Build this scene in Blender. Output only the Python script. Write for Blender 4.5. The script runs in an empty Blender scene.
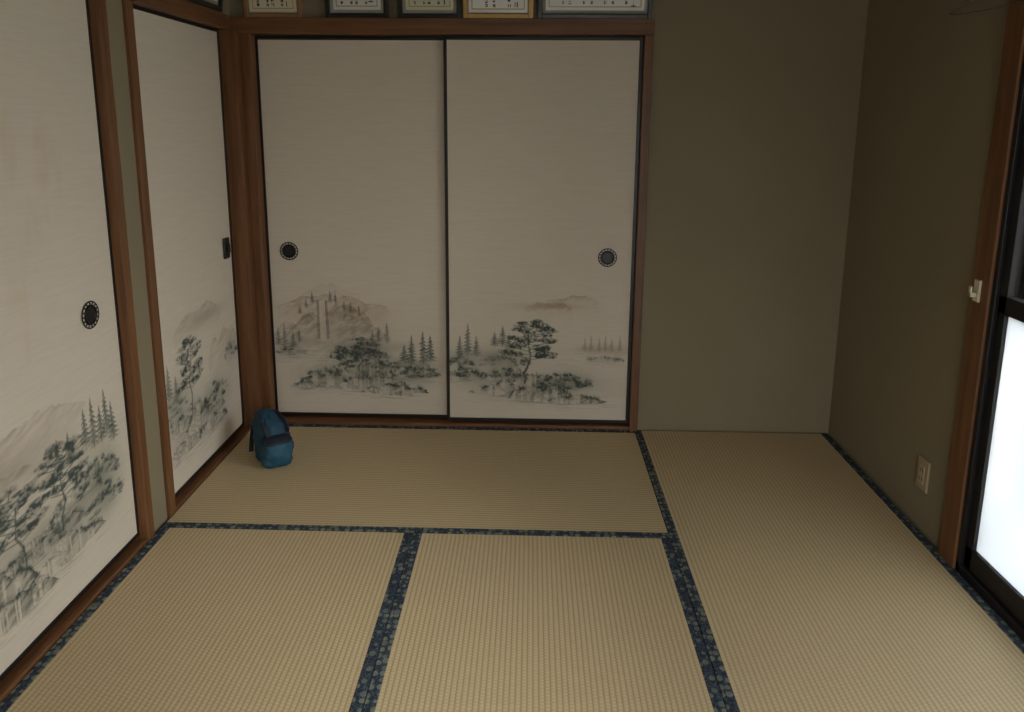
import bpy, bmesh, math, random
import numpy as np
from mathutils import Matrix, Vector
random.seed(3)
SC=bpy.context.scene
SC.view_settings.view_transform='Standard'
COL=bpy.context.collection

def srgb(r,g,b):
    f=lambda c:(c/255/12.92) if c/255<=.04045 else ((c/255+.055)/1.055)**2.4
    return (f(r),f(g),f(b),1)

# ---------------------------------------------------------------- helpers
def link(o,parent=None):
    COL.objects.link(o)
    if parent: o.parent=parent
    return o
def empty(name,loc=(0,0,0)):
    e=bpy.data.objects.new(name,None); e.empty_display_size=.1; e.location=loc
    return link(e)
def boxes(name,L,mat,parent=None,bevel=0.0,smooth=False):
    """one mesh made of several axis aligned boxes (x0,x1,y0,y1,z0,z1)"""
    bm=bmesh.new()
    for b in L:
        x0,x1,y0,y1,z0,z1=b
        r=bmesh.ops.create_cube(bm,size=1)
        for v in r['verts']:
            v.co=Vector(((x0+x1)/2+v.co.x*(x1-x0),(y0+y1)/2+v.co.y*(y1-y0),(z0+z1)/2+v.co.z*(z1-z0)))
    me=bpy.data.meshes.new(name); bm.to_mesh(me); bm.free()
    me.materials.append(mat)
    o=bpy.data.objects.new(name,me)
    if bevel>0:
        m=o.modifiers.new('b','BEVEL'); m.width=bevel; m.segments=2; m.limit_method='ANGLE'
    return link(o,parent)
def cyl(name,c,r,h,axis,mat,parent=None,n=40,r2=None):
    bm=bmesh.new()
    bmesh.ops.create_cone(bm,segments=n,radius1=r,radius2=r if r2 is None else r2,depth=h,cap_ends=True)
    me=bpy.data.meshes.new(name); 
    M=Matrix.Identity(4)
    if axis=='y': M=Matrix.Rotation(math.pi/2,4,'X')
    if axis=='x': M=Matrix.Rotation(math.pi/2,4,'Y')
    bmesh.ops.transform(bm,matrix=Matrix.Translation(c)@M,verts=bm.verts)
    bm.to_mesh(me); bm.free(); me.materials.append(mat)
    o=bpy.data.objects.new(name,me); return link(o,parent)
def torus(name,c,R,r,axis,mat,parent=None,n=40,k=10):
    bm=bmesh.new(); vs=[]
    for i in range(n):
        a=2*math.pi*i/n; row=[]
        for j in range(k):
            b=2*math.pi*j/k
            p=((R+r*math.cos(b))*math.cos(a),(R+r*math.cos(b))*math.sin(a),r*math.sin(b)*.7)
            if axis=='y': p=(p[0],p[2],p[1])
            if axis=='x': p=(p[2],p[0],p[1])
            row.append(bm.verts.new(Vector(p)+Vector(c)))
        vs.append(row)
    for i in range(n):
        for j in range(k):
            bm.faces.new((vs[i][j],vs[(i+1)%n][j],vs[(i+1)%n][(j+1)%k],vs[i][(j+1)%k]))
    bmesh.ops.recalc_face_normals(bm,faces=bm.faces)
    for f in bm.faces: f.smooth=True
    me=bpy.data.meshes.new(name); bm.to_mesh(me); bm.free(); me.materials.append(mat)
    return link(bpy.data.objects.new(name,me),parent)
def tube(name,pts,r,mat,parent=None,cyclic=False,flat=None):
    cu=bpy.data.curves.new(name,'CURVE'); cu.dimensions='3D'
    s=cu.splines.new('NURBS'); s.points.add(len(pts)-1)
    for i,p in enumerate(pts): s.points[i].co=(*p,1)
    s.use_endpoint_u=True; s.order_u=4; s.use_cyclic_u=cyclic
    cu.resolution_u=8
    if flat: 
        cu.extrude=flat; cu.bevel_depth=r
    else: cu.bevel_depth=r
    cu.bevel_resolution=3; cu.materials.append(mat)
    return link(bpy.data.objects.new(name,cu),parent)

# ---------------------------------------------------------------- materials
class NT:
    def __init__(s,name):
        s.m=bpy.data.materials.new(name); s.m.use_nodes=True
        s.t=s.m.node_tree; s.N=s.t.nodes; s.b=s.N['Principled BSDF']; s.out=s.N['Material Output']
    def n(s,typ,**k):
        nd=s.N.new(typ)
        for a,v in k.items():
            if a in('inp',):
                for kk,vv in v.items(): nd.inputs[kk].default_value=vv
            else: setattr(nd,a,v)
        return nd
    def l(s,a,b): s.t.links.new(a,b)
    def math(s,op,a,b=None,c=None):
        nd=s.N.new('ShaderNodeMath'); nd.operation=op
        for i,x in enumerate((a,b,c)):
            if x is None: continue
            if isinstance(x,(int,float)): nd.inputs[i].default_value=x
            else: s.l(x,nd.inputs[i])
        return nd.outputs[0]
    def mix(s,f,a,b):
        nd=s.N.new('ShaderNodeMix'); nd.data_type='RGBA'
        for i,x in ((0,f),(6,a),(7,b)):
            if isinstance(x,(int,float,tuple)): nd.inputs[i].default_value=x
            else: s.l(x,nd.inputs[i])
        return nd.outputs[2]
    def noise(s,scale,detail=4,vec=None,rough=.5):
        nd=s.n('ShaderNodeTexNoise',inp={'Scale':scale,'Detail':detail,'Roughness':rough})
        if vec is not None: s.l(vec,nd.inputs['Vector'])
        return nd.outputs['Fac']
    def coord(s,scale=(1,1,1)):
        tc=s.n('ShaderNodeTexCoord'); mp=s.n('ShaderNodeMapping'); mp.inputs['Scale'].default_value=scale
        s.l(tc.outputs['Object'],mp.inputs['Vector']); return mp.outputs[0]
    def bump(s,h,strength,dist):
        nd=s.n('ShaderNodeBump',inp={'Strength':strength,'Distance':dist}); s.l(h,nd.inputs['Height']); s.l(nd.outputs[0],s.b.inputs['Normal'])
    def ramp(s,f,stops):
        nd=s.n('ShaderNodeValToRGB'); cr=nd.color_ramp
        while len(cr.elements)<len(stops): cr.elements.new(.5)
        for e,(p,c) in zip(cr.elements,stops): e.position=p; e.color=c
        s.l(f,nd.inputs[0]); return nd.outputs[0]
def simple(name,col,rough=.6,metal=0,nscale=40,var=.12,bump=0.0,spec=.5):
    m=NT(name); c=m.coord()
    f=m.noise(nscale,4,c)
    d=tuple(x*(1-var) for x in col[:3])+(1,); l=tuple(min(1,x*(1+var)) for x in col[:3])+(1,)
    m.l(m.mix(f,d,l),m.b.inputs['Base Color'])
    m.b.inputs['Roughness'].default_value=rough; m.b.inputs['Metallic'].default_value=metal
    m.b.inputs['Specular IOR Level'].default_value=spec
    if bump: m.bump(f,bump,.002)
    return m.m
def wood(name,dark,light,axis,rough=.5):
    m=NT(name); sc={'x':(2,40,40),'y':(40,2,40),'z':(40,40,2)}[axis]
    v=m.coord(sc); f=m.noise(1.0,6,v,.6); g=m.noise(3.0,3,v,.7)
    k=m.math('ADD',m.math('MULTIPLY',f,.7),m.math('MULTIPLY',g,.3))
    m.l(m.ramp(k,[(.3,dark),(.7,light)]),m.b.inputs['Base Color'])
    m.b.inputs['Roughness'].default_value=rough; m.bump(k,.15,.002); return m.m
WD,WL=srgb(80,50,28),srgb(132,88,52)
wood_x=wood('wood_x',WD,WL,'x'); wood_y=wood('wood_y',WD,WL,'y'); wood_z=wood('wood_z',WD,WL,'z')
ceil_wood=wood('ceiling_wood',srgb(90,68,44),srgb(125,98,68),'y')
def plaster():
    m=NT('sand_plaster'); c=m.coord()
    big=m.noise(1.3,3,c); fine=m.noise(260,3,c,.7); mid=m.noise(12,4,c)
    col=m.mix(big,srgb(134,123,99),srgb(148,136,111))
    col=m.mix(m.math('MULTIPLY',fine,.5),col,srgb(116,107,85))
    m.l(col,m.b.inputs['Base Color']); m.b.inputs['Roughness'].default_value=.95
    m.b.inputs['Specular IOR Level'].default_value=.15
    m.bump(m.math('ADD',fine,m.math('MULTIPLY',mid,.4)),.35,.0015); return m.m
PLASTER=plaster()
BLACK=simple('black_lacquer',srgb(26,21,20),.4,0,30,.1)
DARKMET=simple('dark_bronze_aluminium',srgb(30,29,30),.45,.3,30,.1)
PULLMET=simple('pull_black_metal',srgb(22,22,24),.35,.4,60,.15)
PULLRING=simple('pull_pattern_ring',srgb(185,180,168),.5,.1,60,.2)
CREAMPL=simple('ivory_plastic',srgb(205,195,165),.4,0,20,.05)
GREYPL=simple('outlet_plastic',srgb(158,142,114),.45,0,20,.05)
GREYPL2=simple('outlet_insert',srgb(176,160,130),.45,0,20,.05)
CHROME=simple('steel',srgb(150,150,150),.25,.9,20,.05)
GROUT=simple('floor_boards',srgb(70,55,40),.8)

def tatami():
    m=NT('tatami_igusa'); tc=m.n('ShaderNodeTexCoord'); sp=m.n('ShaderNodeSeparateXYZ'); m.l(tc.outputs['Object'],sp.inputs[0])
    x,y=sp.outputs[0],sp.outputs[1]
    # ribs along local y (long side), 15 mm pitch, staggered knots
    px=m.math('MULTIPLY',x,2*math.pi/.0150)
    rib=m.math('ABSOLUTE',m.math('SINE',m.math('MULTIPLY',px,.5)))
    rib=m.math('POWER',rib,.55)
    col=m.math('FLOOR',m.math('DIVIDE',x,.0150))
    par=m.math('MULTIPLY',m.math('MODULO',m.math('ABSOLUTE',col),2.0),math.pi)
    ky=m.math('SINE',m.math('ADD',m.math('MULTIPLY',y,2*math.pi/.0110),par))
    ky=m.math('ADD',m.math('MULTIPLY',ky,.5),.5)
    h=m.math('MULTIPLY',rib,m.math('ADD',m.math('MULTIPLY',ky,.25),.75))
    st=m.coord((18,260,1)); fib=m.noise(1.0,3,st,.6)
    big=m.noise(1.8,3,m.coord())
    base=m.mix(fib,srgb(204,180,140),srgb(228,206,168))
    base=m.mix(m.math('MULTIPLY',big,.5),base,srgb(202,180,134))
    c=m.mix(m.math('MULTIPLY',m.math('SUBTRACT',1.0,h),.65),base,srgb(134,110,72))
    m.l(c,m.b.inputs['Base Color']); m.b.inputs['Roughness'].default_value=.5
    m.b.inputs['Specular IOR Level'].default_value=.4
    m.bump(h,.6,.0015); return m.m
TATAMI=tatami()
def heri():
    m=NT('heri_brocade'); tc=m.n('ShaderNodeTexCoord'); sp=m.n('ShaderNodeSeparateXYZ'); m.l(tc.outputs['Object'],sp.inputs[0])
    x,y=sp.outputs[0],sp.outputs[1]
    v=m.n('ShaderNodeTexVoronoi',inp={'Scale':44.0,'Randomness':.6}); m.l(tc.outputs['Object'],v.inputs['Vector'])
    v2=m.n('ShaderNodeTexVoronoi',feature='DISTANCE_TO_EDGE',inp={'Scale':70.0}); m.l(tc.outputs['Object'],v2.inputs['Vector'])
    wv=m.math('SINE',m.math('MULTIPLY',y,2*math.pi/.045))
    leaf=m.math('LESS_THAN',v.outputs['Distance'],.42)
    vein=m.math('LESS_THAN',v2.outputs['Distance'],.07)
    f=m.math('MULTIPLY',leaf,m.math('ADD',m.math('MULTIPLY',wv,.2),.75))
    c=m.mix(f,srgb(44,51,60),srgb(134,134,112))
    c=m.mix(m.math('MULTIPLY',vein,.5),c,srgb(84,100,116))
    m.l(c,m.b.inputs['Base Color']); m.b.inputs['Roughness'].default_value=.7; m.b.inputs['Specular IOR Level'].default_value=.2
    m.bump(f,.2,.001); return m.m
HERI=heri()

# ---------------------------------------------------------------- ink painter
RES=500.
def vnoise(h,w,sy,sx,octs=4,seed=0):
    r=np.random.RandomState(seed); out=np.zeros((h,w)); amp=1;tot=0
    for o in range(octs):
        gy=max(2,int(h/(sy/2**o))+2); gx=max(2,int(w/(sx/2**o))+2)
        g=r.rand(gy+1,gx+1)
        yy=np.linspace(0,gy-1.001,h); xx=np.linspace(0,gx-1.001,w)
        yi=yy.astype(int); xi=xx.astype(int); fy=(yy-yi)[:,None]; fx=(xx-xi)[None]
        fy=fy*fy*(3-2*fy); fx=fx*fx*(3-2*fx)
        a=g[yi][:,xi];b=g[yi][:,xi+1];c=g[yi+1][:,xi];d=g[yi+1][:,xi+1]
        out+=amp*((a*(1-fx)+b*fx)*(1-fy)+(c*(1-fx)+d*fx)*fy); tot+=amp; amp*=.55
    return out/tot
def diag(h,w,seed,k=.45):
    n=vnoise(h,w*2,11,12,3,seed); out=np.zeros((h,w))
    for j in range(h): o=int((h-j)*k)%w; out[j]=n[j,o:o+w]
    return out
class Paint:
    def __init__(s,W,H,seed,shear=1.0):
        s.w=int(W*RES); s.h=int(H*RES); s.W=W;s.H=H
        s.X,s.Z=np.meshgrid((np.arange(s.w)+.5)/RES,(np.arange(s.h)+.5)/RES)
        s.D=np.zeros((s.h,s.w)); s.B=np.zeros((s.h,s.w)); s.G=np.zeros((s.h,s.w))
        s.seed=seed
        s.nf=vnoise(s.h,s.w,5,5*shear**.5,2,seed+1); s.nm=vnoise(s.h,s.w,14,14*shear**.5,4,seed+2); s.nl=vnoise(s.h,s.w,60,110,4,seed+3)
        s.nd=diag(s.h,s.w,seed+4,1.0*shear); s.nd2=diag(s.h,s.w,seed+6,-.9*shear)
    def add(s,k,brown=0):
        s.D=1-(1-s.D)*(1-np.clip(k,0,1)*(1-brown)); s.B=1-(1-s.B)*(1-np.clip(k,0,1)*brown)
    def cover(s,mask,a=.85):
        s.D*=1-mask*a; s.B*=1-mask*a
    def wash(s,x,z,rx,rz,a,brown=.3):
        g=np.exp(-((s.X-x)/rx)**2-((s.Z-z)/rz)**2); s.add(a*g*(.35+1.3*np.clip(s.nl-.2,0,1)),brown)
    def tint(s,x,z,rx,rz,a):
        g=np.exp(-((s.X-x)/rx)**2-((s.Z-z)/rz)**2); s.G=1-(1-s.G)*(1-np.clip(a*g*(.3+1.2*s.nm),0,1))
    def mount(s,x0,x1,z,h,a,seed,brown=.4,peaks=3,fade=.06):
        r=np.random.RandomState(seed); x=s.X[0]; t=(x-x0)/(x1-x0); env=np.clip(np.sin(np.clip(t,0,1)*math.pi),0,1)**.7
        pr=np.zeros_like(x)
        for i in range(peaks):
            c=r.uniform(.15,.85);wd=r.uniform(.14,.3); pr=np.maximum(pr,(np.clip(1-np.abs(t-c)/wd,0,1)**.8)*r.uniform(.6,1))
        pr=.3+.7*pr
        jag=vnoise(2,len(x),2,18,4,seed)[0]
        zr=z+h*env*pr*(.65+.6*jag)-.002
        dz=zr[None]-s.Z; inside=(dz>0)&(t>0)[None]&(t<1)[None]; dz=np.clip(dz,0,1)
        k=inside*(np.exp(-dz/fade)*(.15+1.4*np.clip(s.nd-.3,0,1))*.9+.15*np.exp(-(dz/.005)**2)*(s.nm>.45))*env[None]**.4
        s.add(a*k,brown)
    def rock(s,x0,x1,zb,h,a,seed,peaks=4,cov=.85):
        r=np.random.RandomState(seed); x=s.X[0]; t=(x-x0)/(x1-x0); tt=np.clip(t,0,1); peaks=int(peaks*1.2)
        env=np.clip(4*tt*(1-tt),0,1)**.9; pr=np.zeros_like(x)
        for i in range(peaks):
            c=(i+.5+r.uniform(-.35,.35))/peaks;wl=r.uniform(.7,1.4)/peaks;wr=r.uniform(1.2,3.)/peaks
            d=tt-c; pr=np.maximum(pr,np.clip(1-np.where(d<0,-d/wl,d/wr),0,1)**1.1*r.uniform(.35,1))
        zr=zb+.8*h*env*(.15+.85*pr)*(.8+.4*vnoise(2,len(x),2,12,3,seed)[0])
        zl=zb-.026*env*vnoise(2,len(x),2,24,3,seed+5)[0]
        dz=zr[None]-s.Z; ins=((dz>0)&(s.Z>zl[None])&(t>0)[None]&(t<1)[None]).astype(float); dzc=np.clip(dz,0,1)
        s.cover(ins,cov); s.G*=1-ins*.6
        slope=np.gradient(zr)*RES
        side=np.clip(.65-slope*.8,0.25,1.1)[None]
        tex=np.where(slope[None]>0,s.nd2,s.nd)
        hatch=np.clip((tex-.46)*4,0,1)*(.4+.6*side)
        k=ins*(.5*np.exp(-(dzc/.003)**2)*(.3+1.2*(s.nm>.5))+.5*hatch*np.exp(-dzc/.03)+.30*side+.3*hatch)
        s.add(a*k,.25)
        m=np.exp(-((dz-.002)/.011)**2)*np.clip((s.nm-.46)*6,0,1)*(.4+.9*np.clip((s.nf-.4)*4,0,1))*((t>.04)&(t<.96))[None]
        s.add(a*.85*m,0)
        below=np.clip(zl[None]-s.Z,0,1)
        sh=np.exp(-below/.014)*(s.Z<=zl[None])*((t>0)&(t<1))[None]*env[None]*np.clip((vnoise(s.h,s.w,2.5,40,2,seed+8)-.45)*4,0,1)
        s.add(.6*a*sh,.3)
    def stroke(s,pts,w,a,brown=0):
        for (p,q) in zip(pts[:-1],pts[1:]):
            p=np.array(p[:2]);q=np.array(q[:2])
            lo=np.minimum(p,q)-2*w-.004; hi=np.maximum(p,q)+2*w+.004
            i0,i1=max(0,int(lo[0]*RES)),min(s.w,int(hi[0]*RES)+1); j0,j1=max(0,int(lo[1]*RES)),min(s.h,int(hi[1]*RES)+1)
            if i0>=i1 or j0>=j1: continue
            X=s.X[j0:j1,i0:i1];Z=s.Z[j0:j1,i0:i1]
            d=q-p;L=d@d+1e-9
            t=np.clip(((X-p[0])*d[0]+(Z-p[1])*d[1])/L,0,1)
            dist=np.hypot(X-p[0]-t*d[0],Z-p[1]-t*d[1]); k=np.clip(a*np.clip(1.3-dist/w,0,1)*(.7+.5*s.nf[j0:j1,i0:i1]),0,1)
            s.D[j0:j1,i0:i1]=1-(1-s.D[j0:j1,i0:i1])*(1-k*(1-brown)); s.B[j0:j1,i0:i1]=1-(1-s.B[j0:j1,i0:i1])*(1-k*brown)
    def blob(s,x,z,rx,rz,a,seedn=0,brown=0):
        q=((s.X-x)/rx)**2+((s.Z-z)/rz)**2
        e=np.clip((1.15-q)*1.4+(s.nm-.5)*3.0,0,1)*(q<2.4)
        k=e*(.30+1.0*np.clip((s.nf-.42)*4,0,1))*(.75-.35*np.clip((s.Z-z)/rz,-1,1))
        s.add(a*k,brown)
    def conifer(s,x,z,h,w,a,soft=0,brown=.1):
        t=(s.Z-z)/h; d=np.abs(s.X-x+.004*(s.nm-.5)); n=6+int(h*20)
        saw=1-((t*n+.6*(s.X>x)+.5*s.nm)%1)
        half=w*np.clip(1-t,0,1)**.85*(.25+.85*saw)*(.6+.8*s.nm)+.001
        k=((t>0)&(t<1))*np.clip((half-d)/(.003+soft)+.3,0,1)*(.35+1.0*s.nf)*np.clip(t*5+.2,0,1)
        s.add(a*k,brown); s.stroke([(x,z-.005),(x,z+h)],.002,a*.6)
    def pine(s,x,z,h,a=.8,lean=0.0,pads=9,spread=.07,seed=1):
        r=np.random.RandomState(seed)
        P=[(x,z)]; n=6
        for i in range(1,n): P.append((x+lean*i/n+.012*math.sin(i*1.9+seed),z+h*i/n*.95))
        s.stroke(P[:4],.0046,a*.8,.15); s.stroke(P[3:],.003,a*.75,.15)
        for i in range(pads):
            t=.42+.58*(i/(pads-1)); side=(-1)**i
            bx,bz=x+lean*t+.006*math.sin(i),z+h*t
            ext=spread*(1.15-t*.75)*r.uniform(.5,1.1)*(0 if i==pads-1 else 1)
            cx=bx+side*ext*.75; cz=bz+r.uniform(-.005,.01)
            s.stroke([(bx,bz-.012),(cx,cz-.003)],.0018,a*.7)
            for k in range(3):
                s.blob(cx+r.uniform(-.4,.4)*spread*.6,cz+.004+r.uniform(-.006,.008),spread*.28*(1.2-.4*t),.008+.005*r.rand(),a*.8)
    def bush(s,x0,x1,z,h,a,n=8,seed=0):
        r=np.random.RandomState(seed)
        for i in range(n):
            u=r.uniform(-1,1); 
            s.blob((x0+x1)/2+u*(x1-x0)/2,z+r.uniform(0,h)*(1-.7*u*u),r.uniform(.010,.028),r.uniform(.006,.014),a*r.uniform(.4,.9))
        s.tint((x0+x1)/2,z+h*.4,(x1-x0)*.5,h*.9+.01,.5)
        s.wash((x0+x1)/2,z+h*.3,(x1-x0)*.45,h*.6+.008,.28*a,.25)
    def ripples(s,x0,x1,z0,z1,a,n,seed=0):
        r=np.random.RandomState(seed)
        for i in range(n):
            x=r.uniform(x0,x1);z=r.uniform(z0,z1);L=r.uniform(.03,.1)
            s.stroke([(x,z),(x+L/2,z+.001),(x+L,z)],.0012,a*r.uniform(.4,1),.3)
    def image(s,name,stain=0):
        paper=np.array([208,196,178])/255.
        ink=np.array([66,73,68])/255.; br=np.array([150,124,102])/255.; gr=np.array([132,142,122])/255.
        g=vnoise(s.h,s.w,2.2,40,2,s.seed+9)-.5
        P=np.ones((s.h,s.w,3))*paper*(1+.04*g[...,None])
        if stain:
            st=np.clip(vnoise(s.h,s.w,120,35,3,s.seed+20)-.62,0,1)*2.2*(s.Z>.75)
            P=P*(1-st[...,None]*stain*np.array([.1,.2,.45]))
        P=P*(1-s.G[...,None]*.6)+gr*s.G[...,None]*.6
        P=P*(1-s.B[...,None])+br*s.B[...,None]
        P=P*(1-s.D[...,None])+ink*s.D[...,None]
        im=bpy.data.images.new(name,s.w,s.h,alpha=False)
        A=np.ones((s.h,s.w,4),dtype=np.float32); A[...,:3]=np.clip(P,0,1)
        im.pixels.foreach_set(A.ravel()); im.update(); im.pack(); return im
HP=1.76
def paint_BL():
    p=Paint(.83,HP,10)
    p.mount(.14,.42,.60,.06,.35,23,.9,3,.04)
    p.mount(.02,.55,.54,.09,.9,3,.8,4,.06); p.mount(.06,.54,.40,.18,.9,7,.65,5,.12)
    p.mount(.30,.52,.42,.13,.8,17,.6,3,.08); p.mount(.0,.28,.40,.12,.7,19,.7,3,.08)
    p.cover(np.exp(-((p.X-.235)/.018)**2)*((p.Z>.36)&(p.Z<.565)),.95)
    for dx in(-.022,-.016,.016,.022): p.stroke([(.235+dx,.565),(.237+dx*1.2,.38)],.0026,.75,.3)
    p.stroke([(.233,.555),(.234,.40)],.0011,.35,.4); p.stroke([(.241,.555),(.242,.40)],.0011,.3,.4)
    for x,z,h in((.19,.555,.05),(.275,.56,.055),(.30,.56,.04),(.16,.53,.04),(.37,.51,.05),(.34,.52,.04),(.13,.50,.04),(.41,.49,.05)): p.conifer(x,z,h,.014,.6,.001,.3)
    p.wash(.3,.50,.2,.05,.4,1); p.wash(.3,.42,.25,.03,.35,.8); p.wash(.1,.36,.16,.03,.35,.6)
    for x,z,h in((.02,.34,.09),(.05,.33,.12),(.09,.33,.08),(.50,.36,.08),(.54,.36,.1),(.47,.35,.07),(.12,.36,.06)): p.conifer(x,z,h,.022,.5,.002)
    p.wash(.5,.34,.2,.03,.4,.5); p.bush(0,.14,.30,.04,.6,14,3); p.bush(.26,.52,.28,.06,.55,26,9)
    for x,z,h in((.655,.25,.15),(.71,.25,.17),(.745,.27,.13),(.62,.26,.09)): p.conifer(x,z,h,.032,.7)
    p.wash(.66,.25,.15,.04,.4,.4); p.wash(.42,.19,.25,.05,.4,.3)
    p.ripples(-.02,.3,.25,.32,.3,26,4); p.ripples(.3,.8,.07,.12,.3,10,5)
    p.rock(.26,.64,.20,.12,.8,21,4); p.bush(.30,.60,.24,.08,.9,38,5)
    p.pine(.40,.22,.15,.9,.03,13,.10,4); p.pine(.35,.21,.12,.85,-.02,9,.08,9)
    p.rock(.56,.80,.20,.08,.8,22,3); p.bush(.60,.78,.19,.07,.85,26,6)
    p.rock(.10,.38,.15,.13,.95,23,4); p.rock(.06,.2,.135,.04,.85,29,2); p.bush(.15,.36,.19,.04,.7,14,16)
    p.rock(.28,.64,.13,.15,.95,24,5); p.bush(.35,.6,.18,.04,.7,14,26); p.rock(.40,.74,.11,.09,.95,25,4)
    return p.image('ink_landscape_waterfall')
def paint_BR():
    p=Paint(.87,HP,30)
    p.mount(.36,.60,.55,.05,.9,5,.9,3,.03); p.mount(.47,.72,.59,.035,.8,8,.95,2,.02); p.wash(.5,.56,.14,.014,.6,1)
    for x in(.66,.69,.73,.76,.79,.83): p.conifer(x,.345,.05+.03*(x%.07)/.07,.018,.35,.004,.6)
    p.wash(.75,.35,.13,.022,.6,.8); p.rock(.66,.86,.30,.035,.45,41,3); p.ripples(.5,.85,.26,.33,.3,24,8)
    for x,z,h in((.09,.31,.16),(.13,.31,.10),(.05,.30,.11),(.22,.36,.07),(.26,.36,.1),(.29,.35,.07)): p.conifer(x,z,h,.030,.62,.001)
    p.wash(.15,.30,.2,.04,.45,.5); p.bush(.16,.38,.27,.07,.6,30,12); p.bush(0,.12,.27,.05,.6,18,13)
    p.wash(.4,.17,.28,.06,.4,.3)
    p.rock(-.05,.18,.20,.08,.8,42,3); p.bush(.02,.16,.21,.05,.8,22,14)
    p.rock(.14,.46,.20,.09,.85,43,4); p.bush(.16,.34,.21,.05,.8,24,15)
    p.rock(.26,.66,.16,.13,.9,44,4)
    p.pine(.37,.18,.16,1.0,.015,3,.02,7)
    p.pine(.37,.18,.30,1.0,.04,21,.14,3)
    p.bush(.44,.70,.17,.06,.85,44,17)
    p.rock(.08,.42,.13,.10,.95,45,4); p.rock(.28,.64,.10,.14,.95,46,5); p.bush(.38,.6,.15,.03,.7,14,27); p.rock(.48,.78,.09,.07,.95,47,3)
    p.ripples(.0,.8,.06,.14,.3,14,9)
    return p.image('ink_landscape_pine')
def paint_LF():
    p=Paint(.78,HP,50,2.2)
    p.mount(.15,.62,.60,.09,.55,5,.8,3,.05); p.wash(.4,.6,.2,.03,.4,.8)
    p.mount(.45,.80,.42,.12,.6,6,.7,3,.07); p.bush(.62,.78,.36,.06,.6,20,4)
    p.wash(.15,.38,.12,.05,.35,.4); p.conifer(.08,.36,.14,.04,.5,.002); p.conifer(.14,.34,.1,.04,.5,.002); p.bush(.0,.2,.32,.04,.5,16,3)
    p.wash(.3,.2,.25,.07,.4,.3)
    p.rock(.0,.35,.22,.10,.8,51,3); p.bush(.02,.3,.26,.06,.8,24,13)
    p.pine(.26,.22,.33,.95,.02,19,.15,5); 
    p.rock(.15,.60,.17,.14,.9,52,3); p.bush(.34,.64,.21,.09,.9,44,8)
    p.rock(.0,.40,.12,.11,.95,53,3); p.rock(.3,.62,.12,.09,.95,54,3); p.ripples(0,.7,.07,.12,.3,14,2)
    return p.image('ink_landscape_island')
def paint_LN():
    p=Paint(.9,HP,70,2.0)
    p.mount(.0,.70,.56,.08,.5,5,.7,4,.08); p.mount(.02,.55,.46,.12,.5,9,.55,4,.1); p.wash(.35,.5,.22,.05,.4,.6)
    for x,z,h in((.68,.42,.12),(.72,.40,.16),(.76,.40,.12),(.79,.41,.15),(.60,.40,.1),(.55,.42,.08),(.82,.38,.13)): p.conifer(x,z,h,.036,.65,.001)
    p.wash(.68,.40,.15,.05,.4,.4); p.ripples(.2,.6,.36,.42,.25,18,8)
    p.wash(.45,.26,.3,.08,.4,.3)
    p.rock(.50,.84,.30,.09,.7,71,3); p.bush(.62,.84,.28,.08,.8,28,7)
    p.rock(.2,.66,.22,.12,.9,72,3); p.pine(.54,.23,.25,.95,.03,19,.15,4); p.pine(.38,.20,.24,.95,-.03,17,.15,5)
    p.bush(.34,.60,.22,.05,.8,20,9); p.bush(.66,.84,.19,.09,.9,34,12)
    p.rock(.05,.42,.17,.17,.95,73,3); p.rock(.35,.74,.14,.11,.95,74,3); p.rock(.15,.5,.1,.11,.95,75,3)
    p.ripples(0,.85,.06,.14,.3,16,2)
    return p.image('ink_landscape_cliffs',stain=.4)

def paper_mat(img):
    m=NT('fusuma_paper_'+img.name); t=m.n('ShaderNodeTexImage'); t.image=img; t.extension='EXTEND'
    uv=m.n('ShaderNodeUVMap'); m.l(uv.outputs[0],t.inputs[0])
    m.l(t.outputs[0],m.b.inputs['Base Color']); m.b.inputs['Roughness'].default_value=.8; m.b.inputs['Specular IOR Level'].default_value=.25
    f=m.noise(1.0,3,m.coord((60,60,700))); m.bump(f,.12,.001); return m.m
def uvbox(name,b,mat,plane,parent,flip=False):
    o=boxes(name,[b],mat,parent); me=o.data; uv=me.uv_layers.new(name='UVMap')
    x0,x1,y0,y1,z0,z1=b
    for l in me.loops:
        c=me.vertices[l.vertex_index].co
        s=(c.x-x0)/(x1-x0) if plane=='y' else (c.y-y0)/(y1-y0)
        uv.data[l.index].uv=(s,(c.z-z0)/(z1-z0))
    return o
def pull(c,axis,parent):
    # round recessed pull: patterned pale ring with dark petals, black rims and dish
    off={'y':Vector((0,-1,0)),'x':Vector((1,0,0))}[axis]; c=Vector(c)
    cyl('pull_plate',c+off*.001,.040,.004,axis,PULLRING,parent)
    torus('pull_rim',c+off*.003,.0275,.005,axis,PULLMET,parent)
    torus('pull_outer_rim',c+off*.003,.0410,.0022,axis,PULLMET,parent)
    cyl('pull_dish',c+off*.0035,.026,.001,axis,BLACK,parent)
    bm=bmesh.new()
    for i in range(16):
        a=2*math.pi*i/16; d=.0358
        p=Vector((math.cos(a)*d,0,math.sin(a)*d)) if axis=='y' else Vector((0,math.cos(a)*d,math.sin(a)*d))
        bmesh.ops.create_uvsphere(bm,u_segments=8,v_segments=5,radius=.0030,matrix=Matrix.Translation(c+off*.0030+p))
    me=bpy.data.meshes.new('pull_studs'); bm.to_mesh(me); bm.free(); me.materials.append(PULLMET); link(bpy.data.objects.new('pull_studs',me),parent)

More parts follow.
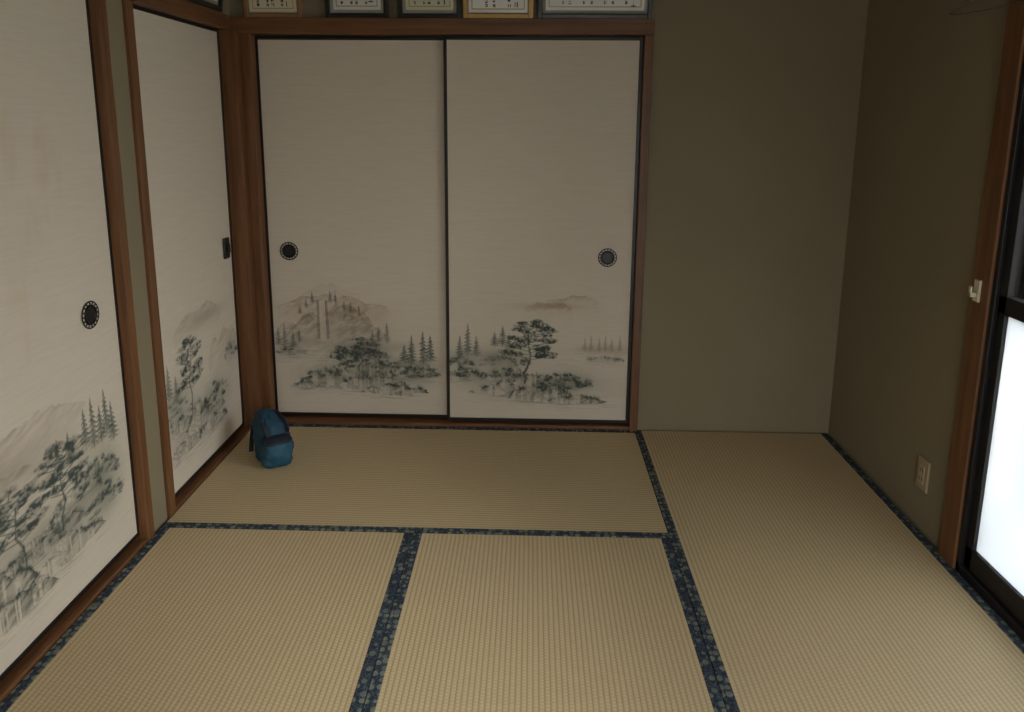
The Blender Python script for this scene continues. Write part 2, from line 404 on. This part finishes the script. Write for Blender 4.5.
def fusuma_back(x0,x1,yf,img,handle):
    z0,z1=.022,1.785; e=empty('fusuma_sliding_door'); f=.014
    uvbox('painted_paper',(x0+f,x1-f,yf+.003,yf+.017,z0+f,z1-f),paper_mat(img),'y',e)
    boxes('lacquer_frame',[(x0,x0+f,yf,yf+.02,z0,z1),(x1-f,x1,yf,yf+.02,z0,z1),(x0+f,x1-f,yf,yf+.02,z0,z0+f),(x0+f,x1-f,yf,yf+.02,z1-f,z1)],BLACK,e)
    pull((handle[0],yf+.002,handle[1]),'y',e); return e
def fusuma_left(y0,y1,xf,img,handle,z1=1.80):
    z0=.022; e=empty('fusuma_sliding_door'); f=.014
    uvbox('painted_paper',(xf-.017,xf-.003,y0+f,y1-f,z0+f,z1-f),paper_mat(img),'x',e)
    boxes('lacquer_frame',[(xf-.02,xf,y0,y0+f,z0,z1),(xf-.02,xf,y1-f,y1,z0,z1),(xf-.02,xf,y0+f,y1-f,z0,z0+f),(xf-.02,xf,y0+f,y1-f,z1-f,z1)],BLACK,e)
    if handle: pull((xf-.002,handle[0],handle[1]),'x',e)
    return e

# ---------------------------------------------------------------- room shell
XR=2.70; YN=-3.62; ZC=2.45
boxes('floor',[(-.25,3.0,YN-.15,.2,-.12,-.055)],GROUT)
boxes('ceiling',[(-.25,2.95,YN-.15,.25,ZC,ZC+.05)],ceil_wood)
# back wall with cupboard opening
boxes('wall_back',[(1.80,2.95,.015,.2,-.055,ZC),(-.1,1.80,.015,.2,1.85,ZC),(-.1,1.80,.12,.2,-.055,1.85),(-.1,.04,.015,.2,-.055,1.85)],PLASTER)
# left wall
boxes('wall_left',[(-.22,-.012,YN,.015,1.85,ZC),(-.22,-.12,YN,.015,-.055,1.85),(-.12,-.012,-.945,-.835,-.055,1.85),(-.12,-.012,YN,-2.80,-.055,1.85)],PLASTER)
# right wall with window opening y -2.92..-1.04
WY0,WY1,WZ1=-2.92,-1.04,1.80
boxes('wall_right',[(XR+.01,2.88,-1.00,.015,-.055,ZC),(XR+.01,2.88,YN,WY0-.04,-.055,ZC),(XR+.01,2.88,WY0-.04,-1.00,WZ1+.05,ZC)],PLASTER)
FX0,FX1=1.30,2.30
boxes('wall_front',[(-.22,FX0,YN-.12,YN,-.055,ZC),(FX1,2.95,YN-.12,YN,-.055,ZC),(FX0,FX1,YN-.12,YN,1.80,ZC)],PLASTER)
# tatami mats
def tatami_mat(cx,cy,rot):
    e=empty('tatami_mat',(cx,cy,0)); e.rotation_euler=(0,0,rot)
    boxes('woven_surface',[(-.4485+.028,.4485-.028,-.8985,.8985,-.05,-.001)],TATAMI,e,.002)
    boxes('cloth_border_1',[(-.4490,-.4490+.031,-.8988,.8988,-.05,.0008)],HERI,e,.002)
    boxes('cloth_border_2',[(.4490-.031,.4490,-.8988,.8988,-.05,.0008)],HERI,e,.002)
tatami_mat(.9,-.45,math.pi/2)
tatami_mat(.45,-1.8,0); tatami_mat(1.35,-1.8,0)
tatami_mat(2.25,-.9,0); tatami_mat(2.25,-2.7,0); tatami_mat(.9,-3.15,math.pi/2)

# wood trim
def trim(i,L,mat,bev=.002): return boxes('trim_%d'%i,L,mat,None,bev)
trim(1,[(.035,.078,-.006,.10,-.05,1.79)],wood_z)            # corner post back-left
trim(2,[(1.775,1.812,-.012,.10,-.05,1.79)],wood_z)          # post right of cupboard
trim(3,[(.0,1.812,-.025,.10,1.79,1.855)],wood_x)            # lintel back
trim(4,[(.078,1.775,-.0,.10,-.05,.014)],wood_x)              # sill back
trim(5,[(-.10,.035,-.055,.012,-.05,1.80)],wood_z)            # corner post on the left wall
trim(6,[(-.11,.0,-.835,-.79,-.05,1.80)],wood_z)
trim(7,[(-.11,.0,-.99,-.945,-.05,1.86)],wood_z)
trim(8,[(-.11,.010,-.79,-.055,1.80,1.86)],wood_y)           # lintel far door
trim(9,[(-.11,-.002,-2.80,-.99,1.80,1.86)],wood_y)
trim(10,[(-.11,-.002,-.79,-.055,-.05,.010)],wood_y)           # sills
trim(11,[(-.11,-.002,-2.80,-.99,-.05,.010)],wood_y)
trim(12,[(-.11,-.0,-2.85,-2.80,-.05,1.86)],wood_z)

# fusuma
fusuma_back(.912,1.773,.025,paint_BR(),(1.65,.82))
fusuma_back(.075,.93,.052,paint_BL(),(.182,.828))
fusuma_left(-.80,-.072,-.028,paint_LF(),None)
imLN=paint_LN()
fusuma_left(-1.90,-.985,-.028,imLN,(-1.135,.842))
fusuma_left(-2.80,-1.88,-.056,imLN,(-2.7,.83))
# square lock catch on the far left door edge
e=empty('door_catch')
boxes('plate',[(-.028,-.018,-.175,-.125,.83,.92)],BLACK,e,.003)
boxes('thumb_piece',[(-.018,-.008,-.160,-.140,.855,.895)],PULLMET,e,.003)

# ---------------------------------------------------------------- windows
trim(13,[(XR-.008,2.80,-1.04,-.955,-.05,WZ1)],wood_z)
trim(14,[(XR-.008,2.80,WY0-.05,WY0,-.05,WZ1)],wood_z)
trim(15,[(XR-.012,2.80,WY0-.05,-.955,WZ1,WZ1+.06)],wood_y)
def glass(name,frost):
    m=NT(name); m.N.remove(m.b)
    tr=m.n('ShaderNodeBsdfTransparent'); tr.inputs[0].default_value=(.95,.97,.97,1)
    gl=m.n('ShaderNodeBsdfGlossy',inp={'Roughness':.03}); fr=m.n('ShaderNodeFresnel',inp={'IOR':1.45})
    mx=m.n('ShaderNodeMixShader')
    if frost:
        tl=m.n('ShaderNodeBsdfTranslucent'); ff=m.noise(2.5,1,m.coord())
        m.l(m.ramp(ff,[(.3,(.50,.54,.58,1)),(.7,(.66,.68,.69,1))]),tl.inputs[0])
        m2=m.n('ShaderNodeMixShader'); m2.inputs[0].default_value=.93
        m.l(tr.outputs[0],m2.inputs[1]); m.l(tl.outputs[0],m2.inputs[2]); a=m2.outputs[0]
    else: a=tr.outputs[0]
    m.l(fr.outputs[0],mx.inputs[0]); m.l(a,mx.inputs[1]); m.l(gl.outputs[0],mx.inputs[2]); m.l(mx.outputs[0],m.out.inputs[0])
    return m.m
GF=glass('frosted_glass',True); GC=glass('clear_glass',False)
w=empty('window_1')
boxes('outer_frame',[(2.700,2.82,WY0,-1.04,-.05,.030),(2.700,2.82,WY0,-1.04,WZ1-.03,WZ1),(2.700,2.82,-1.060,-1.04,.0,WZ1),(2.700,2.82,WY0,WY0+.02,.0,WZ1)],DARKMET,w,.002)
ym=(WY0+WY1)/2
for k,(a,b,x) in enumerate(((ym-.03,-1.060,2.712),(WY0+.02,ym+.03,2.755))):
    boxes('sash_%d'%(k+1),[(x,x+.03,a,a+.04,.030,WZ1-.03),(x,x+.03,b-.036,b,.030,WZ1-.03),(x,x+.03,a,b,.030,.10),(x,x+.03,a,b,WZ1-.08,WZ1-.03),(x,x+.03,a,b,.87,.925)],DARKMET,w,.002)
    boxes('glass_lower_%d'%(k+1),[(x+.012,x+.016,a+.035,b-.03,.09,.875)],GF,w)
    boxes('glass_upper_%d'%(k+1),[(x+.012,x+.016,a+.035,b-.03,.92,WZ1-.07)],GC,w)
w=empty('window_2')
boxes('outer_frame',[(FX0,FX1,YN-.12,YN+.01,-.05,.030),(FX0,FX1,YN-.12,YN+.01,1.77,1.80),(FX0,FX0+.02,YN-.12,YN+.01,0,1.8),(FX1-.02,FX1,YN-.12,YN+.01,0,1.8)],DARKMET,w,.002)
xm=(FX0+FX1)/2
for k,(a,b,y) in enumerate(((FX0+.02,xm+.03,YN-.04),(xm-.03,FX1-.02,YN-.09))):
    boxes('sash_%d'%(k+1),[(a,a+.04,y,y+.03,.03,1.77),(b-.04,b,y,y+.03,.03,1.77),(a,b,y,y+.03,.03,.10),(a,b,y,y+.03,1.72,1.77)],DARKMET,w,.002)
    boxes('glass_%d'%(k+1),[(a+.035,b-.035,y+.012,y+.016,.09,1.73)],GC,w)

# ivory catch on the post
e=empty('window_hook')
boxes('base_plate',[(XR-.016,XR-.008,-1.005,-.975,.885,.955)],CREAMPL,e,.003)
boxes('hook',[(XR-.036,XR-.016,-.997,-.983,.90,.915),(XR-.036,XR-.030,-.997,-.983,.90,.935)],CREAMPL,e,.003)
# wall outlet
e=empty('wall_outlet')
boxes('cover_plate',[(XR+.002,XR+.010,-.825,-.755,.145,.262)],GREYPL,e,.003)
boxes('socket_body',[(XR-.001,XR+.002,-.806,-.774,.168,.240)],GREYPL2,e,.002)
boxes('slots',[(XR-.0015,XR-.0009,-.799,-.796,.212,.226),(XR-.0015,XR-.0009,-.785,-.782,.212,.226),(XR-.0015,XR-.0009,-.799,-.796,.180,.194),(XR-.0015,XR-.0009,-.785,-.782,.180,.194)],BLACK,e)

# ---------------------------------------------------------------- certificates over the lintel
def cert_img(name,W,H,bg,seed,cols):
    w,h=int(W*600),int(H*600); A=np.ones((h,w,4),dtype=np.float32); A[...,:3]=np.array(bg)/255
    r=np.random.RandomState(seed)
    def rect(x0,x1,y0,y1,c): A[int(y0):int(y1),int(x0):int(x1),:3]=np.array(c)/255
    b=int(.012*600)
    gold=(176,150,90)
    rect(b,w-b,b,b+3,gold);rect(b,w-b,h-b-3,h-b,gold);rect(b,b+3,b,h-b,gold);rect(w-b-3,w-b,b,h-b,gold)
    for c in range(cols):
        cx=w-2.6*b-(c+.5)*(w-5*b)/cols; sz=4 if c else 7
        y=h-3*b; yend=2.2*b if c%3!=2 else h*.4
        while y>yend:
            for k in range(5):
                if r.rand()<.7:
                    if r.rand()<.5: yy=y-r.uniform(0,sz*1.6); rect(cx-sz*.8,cx+sz*.8,yy,yy+1.6,(45,42,40))
                    else: xx=cx+r.uniform(-sz,sz)*.7; rect(xx,xx+1.6,y-sz*1.6,y,(45,42,40))
            y-=sz*2.5
    im=bpy.data.images.new(name,w,h,alpha=False); im.pixels.foreach_set(A.ravel()); im.update(); im.pack(); return im
BLKFR=simple('frame_black',srgb(24,20,20),.35); GOLDFR=simple('frame_gold_wood',srgb(176,136,76),.4,.2); TANFR=simple('frame_tan_wood',srgb(140,104,68),.5)
MATB=simple('mount_grey',srgb(150,146,134),.8)
def certificate(x0,x1,h,fr,bg,seed,cols,wall='back',mount=True,fw=.020):
    W=x1-x0; e=empty('framed_certificate')
    t=.018
    boxes('frame',[(0,fw,-t,0,0,h),(W-fw,W,-t,0,0,h),(fw,W-fw,-t,0,0,fw),(fw,W-fw,-t,0,h-fw,h)],fr,e,.003)
    boxes('mount_board',[(fw,W-fw,-.006,-.002,fw,h-fw)],MATB,e)
    g=.014 if mount else .004
    im=cert_img('cert_%d'%seed,W-2*fw-2*g,h-2*fw-2*g,bg,seed,cols)
    m=NT('certificate_paper_%d'%seed); ti=m.n('ShaderNodeTexImage'); ti.image=im; uv=m.n('ShaderNodeUVMap'); m.l(uv.outputs[0],ti.inputs[0]); m.l(ti.outputs[0],m.b.inputs['Base Color']); m.b.inputs['Roughness'].default_value=.35
    uvbox('certificate',(fw+g,W-fw-g,-.008,-.006,fw+g,h-fw-g),m.m,'y',e)
    if wall=='back':
        e.rotation_euler=(math.radians(8),0,0); e.location=(x0,-.003,1.856)
    else:
        e.rotation_euler=(math.radians(6),0,math.radians(90)); e.location=(.006,x0,1.861)
    return e
certificate(.065,.315,.30,TANFR,(204,196,172),1,7,mount=False)
certificate(.415,.685,.32,BLKFR,(206,208,204),2,7)
certificate(.725,.995,.32,BLKFR,(200,198,176),3,7)
certificate(1.002,1.300,.30,GOLDFR,(222,220,214),4,6,mount=False)
certificate(1.318,1.800,.34,BLKFR,(208,206,200),5,12)
certificate(-.56,-.14,.30,BLKFR,(200,198,186),6,9,wall='left')

# hook with wire hanger on the window lintel, top right
e=empty('wire_clothes_hanger')
tube('hook',[(2.66,-.955,1.845),(2.655,-.95,1.875),(2.685,-.93,1.885),(2.69,-.925,1.85),(2.672,-.94,1.835),(2.67,-.94,1.825)],.0022,CHROME,e)
tube('wire',[(2.67,-.94,1.825),(2.65,-.86,1.80),(2.62,-.77,1.775),(2.63,-.765,1.765),(2.67,-.94,1.765),(2.70-.01,-1.1,1.765),(2.69,-1.11,1.775),(2.67,-.94,1.825)],.0022,CHROME,e)

# ---------------------------------------------------------------- blue bag
BLUE=simple('blue_nylon',srgb(22,62,82),.7,0,25,.3,.4); BLUED=simple('dark_blue_webbing',srgb(14,26,38),.7,0,60,.2,.3); BLUEL=simple('blue_nylon_pocket',srgb(28,76,96),.65,0,25,.25,.4)
def loft(name,S,mat,parent,n=64,p=2.7,wr=.003,seed=0):
    bm=bmesh.new(); rows=[]; r=random.Random(seed); ph=[r.uniform(0,6) for _ in range(6)]
    K=len(S)*5
    for k in range(K+1):
        t=k/K*(len(S)-1); i=min(int(t),len(S)-2); f=t-i; f=f*f*(3-2*f)*.5+f*.5
        z,hx,hy,cx,cy=[S[i][j]*(1-f)+S[i+1][j]*f for j in range(5)]
        row=[]
        for a in range(n):
            th=2*math.pi*a/n; c,s=math.cos(th),math.sin(th)
            rr=(abs(c)**p+abs(s)**p)**(-1/p)
            w=1+wr/.06*(math.sin(3*th+ph[0]+z*40)+.6*math.sin(7*th+ph[1]-z*70)+.5*math.sin(z*120+ph[2]+2*th)+.4*math.sin(11*th+z*150+ph[3]))
            row.append(bm.verts.new((cx+hx*rr*c*w,cy+hy*rr*s*w,z)))
        rows.append(row)
    for k in range(K):
        for a in range(n): bm.faces.new((rows[k][a],rows[k][(a+1)%n],rows[k+1][(a+1)%n],rows[k+1][a]))
    bm.faces.new(rows[0][::-1]); bm.faces.new(rows[-1])
    for f in bm.faces: f.smooth=True
    me=bpy.data.meshes.new(name); bm.to_mesh(me); bm.free(); me.materials.append(mat)
    return link(bpy.data.objects.new(name,me),parent)
b=empty('blue_shoulder_bag',(.212,-.355,.001)); b.rotation_euler=(0,0,math.radians(30)); b.scale=(.94,.94,.94)
loft('body',[(0,.060,.080,0,0),(.01,.070,.094,0,0),(.06,.076,.100,0,0),(.13,.070,.092,-.008,.004),(.18,.060,.078,-.016,.008),(.208,.046,.062,-.022,.010),(.226,.028,.042,-.026,.012),(.234,.008,.02,-.028,.014)],BLUE,b,seed=2,wr=.0048)
loft('front_pocket',[(.004,.052,.026,0,-.086),(.02,.062,.036,0,-.088),(.07,.066,.042,.002,-.090),(.115,.060,.036,0,-.086),(.135,.048,.022,-.004,-.080)],BLUEL,b,seed=5,wr=.004)
loft('pocket_flap',[(.114,.0625,.040,0,-.086),(.125,.062,.038,-.002,-.086),(.138,.052,.028,-.004,-.080),(.146,.036,.014,-.006,-.074)],BLUED,b,seed=5)
tube('zip',[(-.014,-.078,.165),(-.020,-.058,.205),(-.025,.0,.237),(-.024,.05,.220),(-.018,.08,.175)],.004,BLUED,b)
tube('carry_strap',[(.050,-.070,.145),(.055,-.075,.178),(.030,-.045,.214),(.015,.01,.226),(.030,.06,.190),(.040,.07,.14)],.004,BLUED,b,flat=.006)
tube('shoulder_strap',[(-.03,-.088,.14),(-.045,-.090,.175),(-.048,-.05,.214),(-.038,.0,.231),(-.05,.07,.190),(-.078,.09,.12),(-.088,.07,.02)],.003,BLUED,b,flat=.008)

# ---------------------------------------------------------------- outside
boxes('ground',[(-10,14,-14,10,-.5,-.45)],simple('outdoor_concrete',srgb(120,120,115),.9))

# ---------------------------------------------------------------- light : overcast sky, brighter towards the zenith
W=bpy.data.worlds.new('World'); SC.world=W; W.use_nodes=True
t=W.node_tree; bg=t.nodes['Background']; bg.inputs[0].default_value=(1,.99,.975,1)
tc=t.nodes.new('ShaderNodeTexCoord'); sp=t.nodes.new('ShaderNodeSeparateXYZ'); t.links.new(tc.outputs['Generated'],sp.inputs[0])
mr=t.nodes.new('ShaderNodeMapRange'); mr.inputs['From Min'].default_value=0; mr.inputs['From Max'].default_value=1
mr.inputs['To Min'].default_value=4.4; mr.inputs['To Max'].default_value=21.5
t.links.new(sp.outputs[2],mr.inputs['Value']); t.links.new(mr.outputs[0],bg.inputs[1])
def portal(name,loc,rot,sx,sy):
    pl=bpy.data.lights.new(name,'AREA'); pl.shape='RECTANGLE'; pl.size=sx; pl.size_y=sy; pl.cycles.is_portal=True
    po=bpy.data.objects.new(name,pl); po.location=loc; po.rotation_euler=rot; link(po)
portal('window_portal',(2.9,ym,.9),(0,math.radians(90),0),1.8,1.9)
portal('window_portal_2',(xm,YN-.15,.9),(math.radians(90),0,0),1.0,1.8)

# ---------------------------------------------------------------- camera
cx,cy,cz,pitch,yaw,roll,F,_,sh=1.3025,-3.2175,1.4272,.1861,-.0267,.0071,723.60,0,-98.69
f=Vector((math.sin(yaw)*math.cos(pitch),math.cos(yaw)*math.cos(pitch),-math.sin(pitch)))
r=Vector((math.cos(yaw),-math.sin(yaw),0)); u=r.cross(f)
r2=r*math.cos(roll)+u*math.sin(roll); u2=-r*math.sin(roll)+u*math.cos(roll)
cd=bpy.data.cameras.new('camera'); cd.sensor_width=36; cd.lens=F*36/1024; cd.shift_y=sh/1024; cd.clip_start=.02
co=bpy.data.objects.new('camera',cd); 
M=Matrix(((r2.x,u2.x,-f.x,cx),(r2.y,u2.y,-f.y,cy),(r2.z,u2.z,-f.z,cz),(0,0,0,1))); co.matrix_world=M
link(co); SC.camera=co
